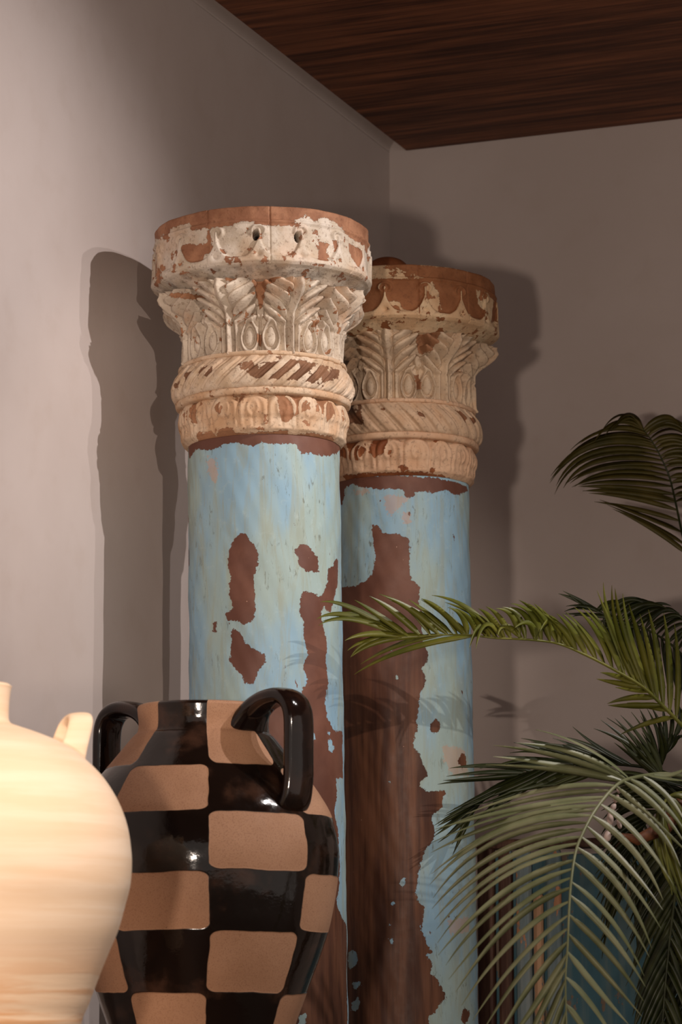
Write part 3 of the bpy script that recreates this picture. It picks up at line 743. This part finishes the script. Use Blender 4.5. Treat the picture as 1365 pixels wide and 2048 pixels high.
VIEW = (at(1100, 1500, 4.0) - CAM).normalized()
def frond(rachis, keys, mat, stem_mat, wd=0.0065, r0=0.0032, jit=5, fold=0.35, flat=0.75, nm='frond'):
    """rachis: [(px,py,depth)]; keys: list of runs; a run = [(n)], [(bx,by,tx,ty,bow_x,bow_y,dz)...]
    every run interpolates leaflets between its guides"""
    R = [at(*p) for p in rachis]
    P = [PI_ @ Vector(p) for p in crom([tuple(v) for v in R], 14)]
    n = len(P)
    vs, fs = tube(P, [r0 * (1 - 0.75 * i / (n - 1)) for i in range(n)])
    fo = meshobj(nm, vs, fs, stem_mat, palm)
    px = [np.array(q) for q in crom([tuple(map(float, p)) for p in rachis], 14)]
    pxa = np.array(px)
    LV, LFc = [], []
    for cnt, gd in keys:
        G = np.array(gd, float)
        for j in range(cnt):
            f = j / max(1, cnt - 1) * (len(G) - 1); i0 = min(int(f), len(G) - 2) if len(G) > 1 else 0
            q = G[i0] * (1 - (f - i0)) + (G[i0 + 1] * (f - i0) if len(G) > 1 else 0)
            bx, by, tx, ty, mx, my, dz = q
            # base: nearest place on the rachis
            k = int(np.argmin((pxa[:, 0] - bx) ** 2 + (pxa[:, 1] - by) ** 2))
            bd = pxa[k, 2]; bx, by = pxa[k, 0], pxa[k, 1]
            tx += rng.gauss(0, jit); ty += rng.gauss(0, jit); mx += rng.gauss(0, jit * .6); my += rng.gauss(0, jit * .6)
            dzz = dz + rng.gauss(0, 0.012)
            A = PI_ @ at(bx, by, bd); B = PI_ @ at(mx, my, bd + dzz * 0.35); Cc = PI_ @ at(tx, ty, bd + dzz)
            B = B * 2 - (A + Cc) * 0.5       # curve passes near the bow point
            N = 14; ctr = []
            for s in range(N + 1):
                t = s / N; ctr.append(A * (1 - t) ** 2 + B * 2 * t * (1 - t) + Cc * t * t)
            tw = rng.gauss(0, 0.35); ww = wd * rng.uniform(0.85, 1.12)
            b0 = len(LV)
            for s, c in enumerate(ctr):
                t = s / N
                T = (ctr[min(s + 1, N)] - ctr[max(s - 1, 0)]).normalized()
                nrm = (VIEW * flat + Vector((0, 0, -1)) * (1 - flat)); nrm = (nrm - T * nrm.dot(T)).normalized()
                sd = T.cross(nrm).normalized()
                sd = (sd * math.cos(tw * 0.9) + nrm * math.sin(tw * 0.9)); up = T.cross(sd).normalized()
                wv = ww * (0.30 + 0.70 * min(1, t / 0.16)) * (1 - max(0, (t - 0.35) / 0.65) ** 1.7) * 0.5 + 0.0002
                th = 0.00035
                LV += [c - sd * wv + up * wv * fold, c, c + sd * wv + up * wv * fold, c + up * (-th * 2)]
            for s in range(N):
                a = b0 + s * 4; b = a + 4
                LFc += [(a, a + 1, b + 1, b), (a + 1, a + 2, b + 2, b + 1), (a + 3, a, b, b + 3), (a + 2, a + 3, b + 3, b + 2)]
    meshobj('leaflets', LV, LFc, mat, fo)
    return fo

def zz_(ox, oy, s):
    def f(rows):
        out = []
        for r in rows:
            bx, by, tx, ty, mx, my, dz = r
            out.append((ox + bx * s, oy + by * s, ox + tx * s, oy + ty * s, ox + mx * s, oy + my * s, dz))
        return out
    return f
ZB = zz_(860, 1450, 505 / 1365); ZT = zz_(1100, 820, 265 / 1365); ZM = zz_(640, 1150, 725 / 1365); ZA = zz_(860, 800, 505 / 1365)

# F3 large drooping frond in front
frond([(1395, 1560, 4.10), (1330, 1548, 3.98), (1263, 1557, 3.88), (1230, 1574, 3.84), (1193, 1618, 3.80), (1167, 1665, 3.77), (1152, 1705, 3.75), (1143, 1764, 3.72), (1139, 1820, 3.70), (1136, 1894, 3.68), (1132, 1960, 3.67), (1134, 2048, 3.66), (1136, 2130, 3.66)],
 [(5, ZB([(1080,290,590,40,830,140,-.05), (1060,290,500,90,800,170,-.05), (1050,290,360,115,720,175,-.04), (1040,290,330,150,700,215,-.03), (1030,290,300,205,680,245,-.02)])),
  (26, ZB([(1000,320,200,490,620,355,0), (940,380,20,580,500,440,0), (900,440,0,715,440,520,0.02), (870,500,0,890,380,600,0.02), (830,580,20,1000,380,700,0.02), (800,660,30,1150,380,820,0.02), (770,760,60,1270,400,940,0), (755,850,110,1400,430,1050,0), (745,1000,210,1600,470,1230,0), (740,1150,330,1720,540,1400,0), (735,1300,450,1850,600,1560,0), (735,1450,600,1950,660,1700,0), (735,1650,680,2050,700,1850,0)])),
  (18, ZB([(1080,300,1400,600,1250,410,-.06), (1040,320,1390,680,1230,470,-.06), (990,380,1380,760,1200,540,-.06), (930,460,1300,890,1130,630,-.05), (880,540,1250,980,1080,720,-.04), (850,620,1235,1110,1060,830,-.03), (820,700,1190,1220,1020,920,-.02), (800,850,1180,1350,1000,1070,0), (780,950,1180,1440,980,1160,0), (765,1100,1140,1560,950,1300,0), (760,1250,1060,1640,910,1430,0), (750,1450,960,1800,860,1600,0), (745,1650,850,1950,810,1780,0)])),
  (3, ZB([(1200,290,1420,250,1300,270,-.02), (1180,290,1430,330,1300,300,-.02), (1150,290,1400,560,1290,390,-.04)]))],
 G_GREY, G_GREY, wd=0.0080)

# F2 long frond reaching left in front of the columns
frond([(1460, 1590, 4.16), (1400, 1490, 4.14), (1365, 1451, 4.13), (1322, 1407, 4.12), (1285, 1373, 4.11), (1230, 1340, 4.10), (1174, 1311, 4.09), (1119, 1288, 4.08), (1067, 1280, 4.07), (990, 1276, 4.06), (940, 1270, 4.06), (879, 1270, 4.05), (820, 1274, 4.05), (790, 1270, 4.05)],
 [(9, ZM([(300,232,0,100,130,130,-.02), (290,232,-10,175,120,160,-.02), (300,232,-10,186,140,178,-.02), (310,232,80,150,180,160,-.02), (330,230,90,270,190,232,-.02), (360,230,95,295,200,252,-.02), (400,228,120,300,240,250,0.0)])),
  (9, ZM([(340,230,140,105,230,150,-.02), (420,225,235,70,330,130,-.02), (480,225,260,90,370,140,-.02), (520,225,380,90,460,140,-.02), (560,225,385,85,480,150,-.03)])),
  (2, ZM([(660,240,430,92,560,130,0.02), (700,240,470,110,600,160,0.02)])),
  (15, ZM([(560,225,480,120,530,160,-.03), (660,242,550,130,610,170,-.03), (740,242,640,120,710,160,-.03), (820,245,720,115,790,155,-.03), (900,270,790,105,850,165,-.03), (960,295,850,150,915,205,-.03)])),
  (6, ZM([(640,235,580,270,600,200,-.04), (700,240,600,275,630,200,-.04), (800,243,700,180,750,190,-.03), (860,255,830,220,850,170,-.04), (900,270,860,160,900,190,-.03)])),
  (9, ZM([(960,290,880,170,930,220,-.03), (1060,345,930,140,1010,220,-.03), (1130,390,1000,120,1080,230,-.03), (1180,420,1060,60,1120,230,-.03)])),
  (11, ZM([(1190,425,1072,25,1110,220,-.05), (1210,440,1105,35,1150,230,-.05), (1240,460,1150,75,1190,260,-.05), (1270,480,1205,145,1240,300,-.05), (1310,510,1275,130,1300,310,-.05), (1350,545,1345,200,1360,370,-.05), (1390,590,1400,250,1410,420,-.05)])),
  (7, ZM([(1190,430,1055,360,1120,380,0.05), (1210,445,1048,400,1130,410,0.05), (1240,465,1120,440,1180,440,0.05), (1270,490,1060,528,1170,505,0.06), (1300,510,1150,455,1220,470,0.05), (1330,540,1150,600,1240,560,0.06)])),
  (1, ZM([(590,228,130,375,330,285,0.05)])), (1, ZM([(470,228,160,330,300,262,0.05)]))],
 G_OLIVE, G_OLIVE, wd=0.0092, jit=4)

# F1 upper frond
frond([(1480, 1600, 4.30), (1430, 1330, 4.75), (1385, 1140, 4.95), (1365, 1065, 5.00), (1352, 1004, 5.02), (1339, 952, 5.03), (1319, 907, 5.02), (1302, 878, 5.01), (1286, 857, 5.00)],
 [(17, ZT([(1000,240,300,340,650,190,-.05), (1030,280,120,520,560,260,-.05), (1070,350,0,680,480,330,-.06), (1100,400,0,750,450,400,-.06), (1140,480,70,850,430,480,-.06), (1180,570,180,730,600,560,-.05), (1220,690,240,785,640,640,-.03), (1250,800,260,790,700,740,-.03), (1280,920,330,825,800,830,-.02)])),
  (6, ZT([(1290,950,330,825,800,840,-.02), (1310,1050,420,880,860,940,-.02), (1340,1200,490,935,930,1060,-.02), (1370,1380,560,960,1000,1150,-.02), (1390,1500,640,1020,1060,1230,-.02)])),
  (5, ZT([(960,200,570,220,760,60,-.04), (950,200,690,200,830,50,-.05), (960,200,600,240,800,100,-.05), (970,210,480,330,700,130,-.05)])),
  (6, ZT([(970,210,1365,170,1180,80,-.03), (990,220,1420,180,1200,100,-.03), (1000,240,1500,330,1230,130,-.03), (1040,300,1560,420,1300,210,-.03)])),
  (14, ZT([(1060,330,1560,450,1330,270,-.03), (1130,450,1600,600,1390,400,-.03), (1190,570,1640,780,1450,560,-.03), (1240,740,1660,950,1480,740,-.03), (1290,950,1680,1150,1500,950,-.03)]))],
 G_BROWN, G_DARK, wd=0.0100, jit=3)

# dark fronds behind
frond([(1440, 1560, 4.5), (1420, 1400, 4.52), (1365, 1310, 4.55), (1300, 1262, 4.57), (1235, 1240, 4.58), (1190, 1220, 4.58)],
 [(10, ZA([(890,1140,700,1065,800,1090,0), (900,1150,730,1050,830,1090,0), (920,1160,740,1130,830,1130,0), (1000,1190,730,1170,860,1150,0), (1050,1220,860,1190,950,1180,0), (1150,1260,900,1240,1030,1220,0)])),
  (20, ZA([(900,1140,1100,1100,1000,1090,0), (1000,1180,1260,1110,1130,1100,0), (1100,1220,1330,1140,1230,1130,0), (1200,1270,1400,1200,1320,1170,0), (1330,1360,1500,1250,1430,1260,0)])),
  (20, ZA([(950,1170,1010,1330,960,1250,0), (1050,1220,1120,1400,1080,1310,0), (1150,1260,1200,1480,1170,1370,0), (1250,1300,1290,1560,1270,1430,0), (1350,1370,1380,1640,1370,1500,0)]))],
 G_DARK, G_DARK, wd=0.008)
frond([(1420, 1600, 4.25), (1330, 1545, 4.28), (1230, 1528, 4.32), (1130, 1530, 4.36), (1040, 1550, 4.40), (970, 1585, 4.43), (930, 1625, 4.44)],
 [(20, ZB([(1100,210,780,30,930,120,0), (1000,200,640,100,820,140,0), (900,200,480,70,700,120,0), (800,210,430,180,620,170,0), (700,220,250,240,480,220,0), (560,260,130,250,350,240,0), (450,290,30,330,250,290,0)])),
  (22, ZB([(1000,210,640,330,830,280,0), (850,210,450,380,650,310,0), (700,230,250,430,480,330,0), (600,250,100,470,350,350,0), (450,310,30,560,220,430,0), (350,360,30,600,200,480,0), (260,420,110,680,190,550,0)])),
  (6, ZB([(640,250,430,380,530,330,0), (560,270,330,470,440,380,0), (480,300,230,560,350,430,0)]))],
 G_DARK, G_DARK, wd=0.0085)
# upright dark leaflets near the crown
frond([(1390, 1610, 4.2), (1345, 1580, 4.22), (1320, 1545, 4.25), (1330, 1500, 4.28), (1370, 1450, 4.3)],
 [(14, ZB([(1250,300,890,0,1100,130,0), (1240,290,1000,-40,1140,110,0), (1240,260,1100,-60,1190,90,0), (1250,200,1180,-80,1230,50,0), (1280,120,1260,-120,1290,0,0), (1340,40,1400,-150,1390,-60,0)])),
  (16, ZB([(1250,330,1000,100,1130,200,-.02), (1240,300,1090,60,1180,180,-.02), (1240,260,1180,40,1230,150,-.02), (1250,200,1300,20,1290,100,-.02), (1280,120,1400,60,1350,70,-.02)])),
  (10, ZB([(1270,330,1000,260,1130,270,0.03), (1260,320,960,350,1110,310,0.03), (1260,320,1010,420,1140,350,0.03)]))],
 G_DARK, G_DARK, wd=0.008)
# dark hanging fronds on the right
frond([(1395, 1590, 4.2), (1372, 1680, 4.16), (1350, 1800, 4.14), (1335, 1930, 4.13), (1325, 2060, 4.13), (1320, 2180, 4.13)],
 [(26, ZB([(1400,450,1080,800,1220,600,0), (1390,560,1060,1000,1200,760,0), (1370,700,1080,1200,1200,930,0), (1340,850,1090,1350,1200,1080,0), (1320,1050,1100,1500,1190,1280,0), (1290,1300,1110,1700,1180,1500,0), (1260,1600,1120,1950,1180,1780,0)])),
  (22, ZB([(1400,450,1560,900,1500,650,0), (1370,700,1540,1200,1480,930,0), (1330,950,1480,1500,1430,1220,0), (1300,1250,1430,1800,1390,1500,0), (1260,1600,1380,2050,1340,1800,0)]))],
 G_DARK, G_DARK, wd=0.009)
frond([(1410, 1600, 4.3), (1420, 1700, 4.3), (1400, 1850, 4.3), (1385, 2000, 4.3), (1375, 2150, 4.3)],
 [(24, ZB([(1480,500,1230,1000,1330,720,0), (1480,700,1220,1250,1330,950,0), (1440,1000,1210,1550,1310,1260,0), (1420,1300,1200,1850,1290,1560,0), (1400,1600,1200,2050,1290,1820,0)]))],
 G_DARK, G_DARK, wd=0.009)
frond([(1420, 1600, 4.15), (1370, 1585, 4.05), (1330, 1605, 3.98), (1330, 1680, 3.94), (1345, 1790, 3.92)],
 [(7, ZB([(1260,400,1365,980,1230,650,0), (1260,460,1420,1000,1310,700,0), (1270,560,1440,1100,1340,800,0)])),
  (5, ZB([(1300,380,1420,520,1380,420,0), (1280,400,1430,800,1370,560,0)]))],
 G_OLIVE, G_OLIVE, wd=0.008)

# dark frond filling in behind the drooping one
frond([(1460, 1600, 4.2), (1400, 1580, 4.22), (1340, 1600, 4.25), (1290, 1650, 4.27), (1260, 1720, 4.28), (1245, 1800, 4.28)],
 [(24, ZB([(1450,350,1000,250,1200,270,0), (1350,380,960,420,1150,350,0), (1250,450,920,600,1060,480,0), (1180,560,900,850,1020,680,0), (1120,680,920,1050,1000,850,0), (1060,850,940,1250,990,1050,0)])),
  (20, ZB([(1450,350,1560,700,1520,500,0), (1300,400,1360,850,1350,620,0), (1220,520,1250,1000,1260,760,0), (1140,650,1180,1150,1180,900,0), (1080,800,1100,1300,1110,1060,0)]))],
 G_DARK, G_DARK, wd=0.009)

# trunk, fibre, pot
def trunk():
    pts = [Vector((0, 0, 0.42)), Vector((0.01, 0, 0.7)), Vector((0.0, 0.01, 1.0)), Vector((-0.01, 0, 1.2)), Vector((-0.03, 0, crown.z + 0.02))]
    P = [Vector(p) for p in crom([tuple(p) for p in pts], 16)]
    rr = [0.040 + 0.006 * math.sin(i * 1.9) - 0.008 * i / len(P) for i in range(len(P))]
    vs, fs = tube(P, rr, 16); meshobj('trunk', vs, fs, STEM, palm)
trunk()
POT = NT('planter_clay'); POTM = POT.base(POT.mix(POT.noise(6, 4), srgb(150, 96, 66), srgb(168, 112, 80)), 0.8)
pr = [(0.0, 0.001), (0.0, 0.12), (0.01, 0.13), (0.30, 0.17), (0.36, 0.18), (0.40, 0.19), (0.44, 0.195), (0.445, 0.185), (0.43, 0.175), (0.40, 0.17), (0.40, 0.001)]
lathe('pot', resample(pr, 0.02), 64, POTM, palm)
dried = [Vector((0.02 * math.sin(i), 0.02 * math.cos(i), 0)) for i in range(6)]
# orange-brown fibre bract below the crown
fb, ff = tube([PI_ @ at(1372, 1600, 4.02), PI_ @ at(1330, 1655, 3.99), PI_ @ at(1275, 1680, 3.97), PI_ @ at(1238, 1668, 3.96)], [0.012, 0.011, 0.008, 0.002], 10)
meshobj('dried_bract', fb, ff, plain_wood('bract', srgb(84, 48, 28), srgb(120, 74, 46), (30, 30, 30)), palm)

BUD = NT('bud_cream'); BUDM = BUD.base(BUD.mix(BUD.noise(60, 3), srgb(186, 160, 150), srgb(214, 194, 184)), 0.6)
for (bx_, by_, br_, bl_) in ((1238, 1580, .0028, .0055), (1234, 1597, .0036, .0062), (1228, 1613, .0038, .0058), (1221, 1636, .0046, .0100), (1216, 1671, .0048, .0085), (1239, 1648, .0030, .0070)):
    bp = PI_ @ at(bx_, by_, 3.93)
    bo = lathe('flower_bud', [(-bl_ * math.cos(a), br_ * math.sin(a) * (1 + 0.25 * math.cos(a)) + 0.0001) for a in np.linspace(0, PI, 14)], 20, BUDM, palm, cap_top=True, cap_bot=True)
    bo.location = bp; bo.rotation_euler = (rng.uniform(-.4, .4), rng.uniform(-.5, .5), 0)
    bo['label'] = 'small cream flower bud'

# ------------------------------------------------------------------ weathered door standing behind the palm
pdD = 4.98
pL = at(962, 1900, pdD); pR = at(1420, 1900, pdD - 0.14)
dv = (pR - pL); dl = math.hypot(dv.x, dv.y)
door = empty('painted_door', (pL.x, pL.y, 0), 'weathered wooden door panel with brown stile and worn blue paint, standing behind the palm fronds', 'door panel')
door.rotation_euler = (0, 0, math.atan2(dv.y, dv.x))
def worn(name, seed, a, b, c_, thr):
    m = NT(name)
    o = m.n('ShaderNodeMapping', {'Vector': m.obj(), 'Location': (seed, 0, seed)}).outputs[0]
    st = m.noise(1, 6, m.n('ShaderNodeMapping', {'Vector': o, 'Scale': (50, 50, 4)}).outputs[0], 0.6, 0.3)
    n = m.noise(16, 5, m.n('ShaderNodeMapping', {'Vector': o, 'Scale': (1.5, 1, 0.7)}).outputs[0], 0.6)
    c = m.mix(m.step(st, 0.4, 0.65), a, b)
    c = m.mix(m.step(n, thr, thr + 0.02), c, c_)
    m.bump(m.math('ADD', st, m.step(n, thr, thr + 0.02)), 0.4, 0.0015)
    return m.base(c, 0.6, 0.3)
TEAL = worn('worn_teal', 3, srgb(64, 104, 118), srgb(92, 116, 120), srgb(124, 106, 90), 0.60)
GREYB = worn('worn_grey_blue', 8, srgb(112, 132, 138), srgb(140, 150, 150), srgb(196, 140, 104), 0.60)
DBR = worn('dark_stile', 5, srgb(74, 46, 36), srgb(112, 82, 66), srgb(120, 130, 140), 0.66)
TANP = worn('tan_strip', 6, srgb(186, 142, 110), srgb(200, 160, 124), srgb(120, 128, 124), 0.60)
ztop = zat(1688, pdD)
bxp('panel', 0.0, dl, 0.0, 0.03, 0, ztop - 0.02, TEAL, door, 0.002)
bxp('stile', 0.0, 0.030, -0.022, 0.0, 0, ztop, DBR, door, 0.006)
bxp('stile', 0.036, 0.062, -0.014, 0.0, 0, ztop - 0.01, DBR, door, 0.006)
bxp('moulding', 0.070, 0.098, -0.024, 0.0, 0, ztop - 0.01, GREYB, door, 0.010)
bxp('moulding', 0.100, 0.118, -0.020, 0.0, 0, ztop - 0.085, TANP, door, 0.009)
bxp('moulding', 0.124, 0.150, -0.016, 0.0, 0, ztop - 0.01, GREYB, door, 0.006)
bxp('moulding', dl - 0.05, dl, -0.02, 0.0, 0, ztop - 0.08, GREYB, door, 0.006)
bxp('top_rail', 0.0, dl, -0.026, 0.03, ztop - 0.010, ztop + 0.006, DBR, door, 0.004)
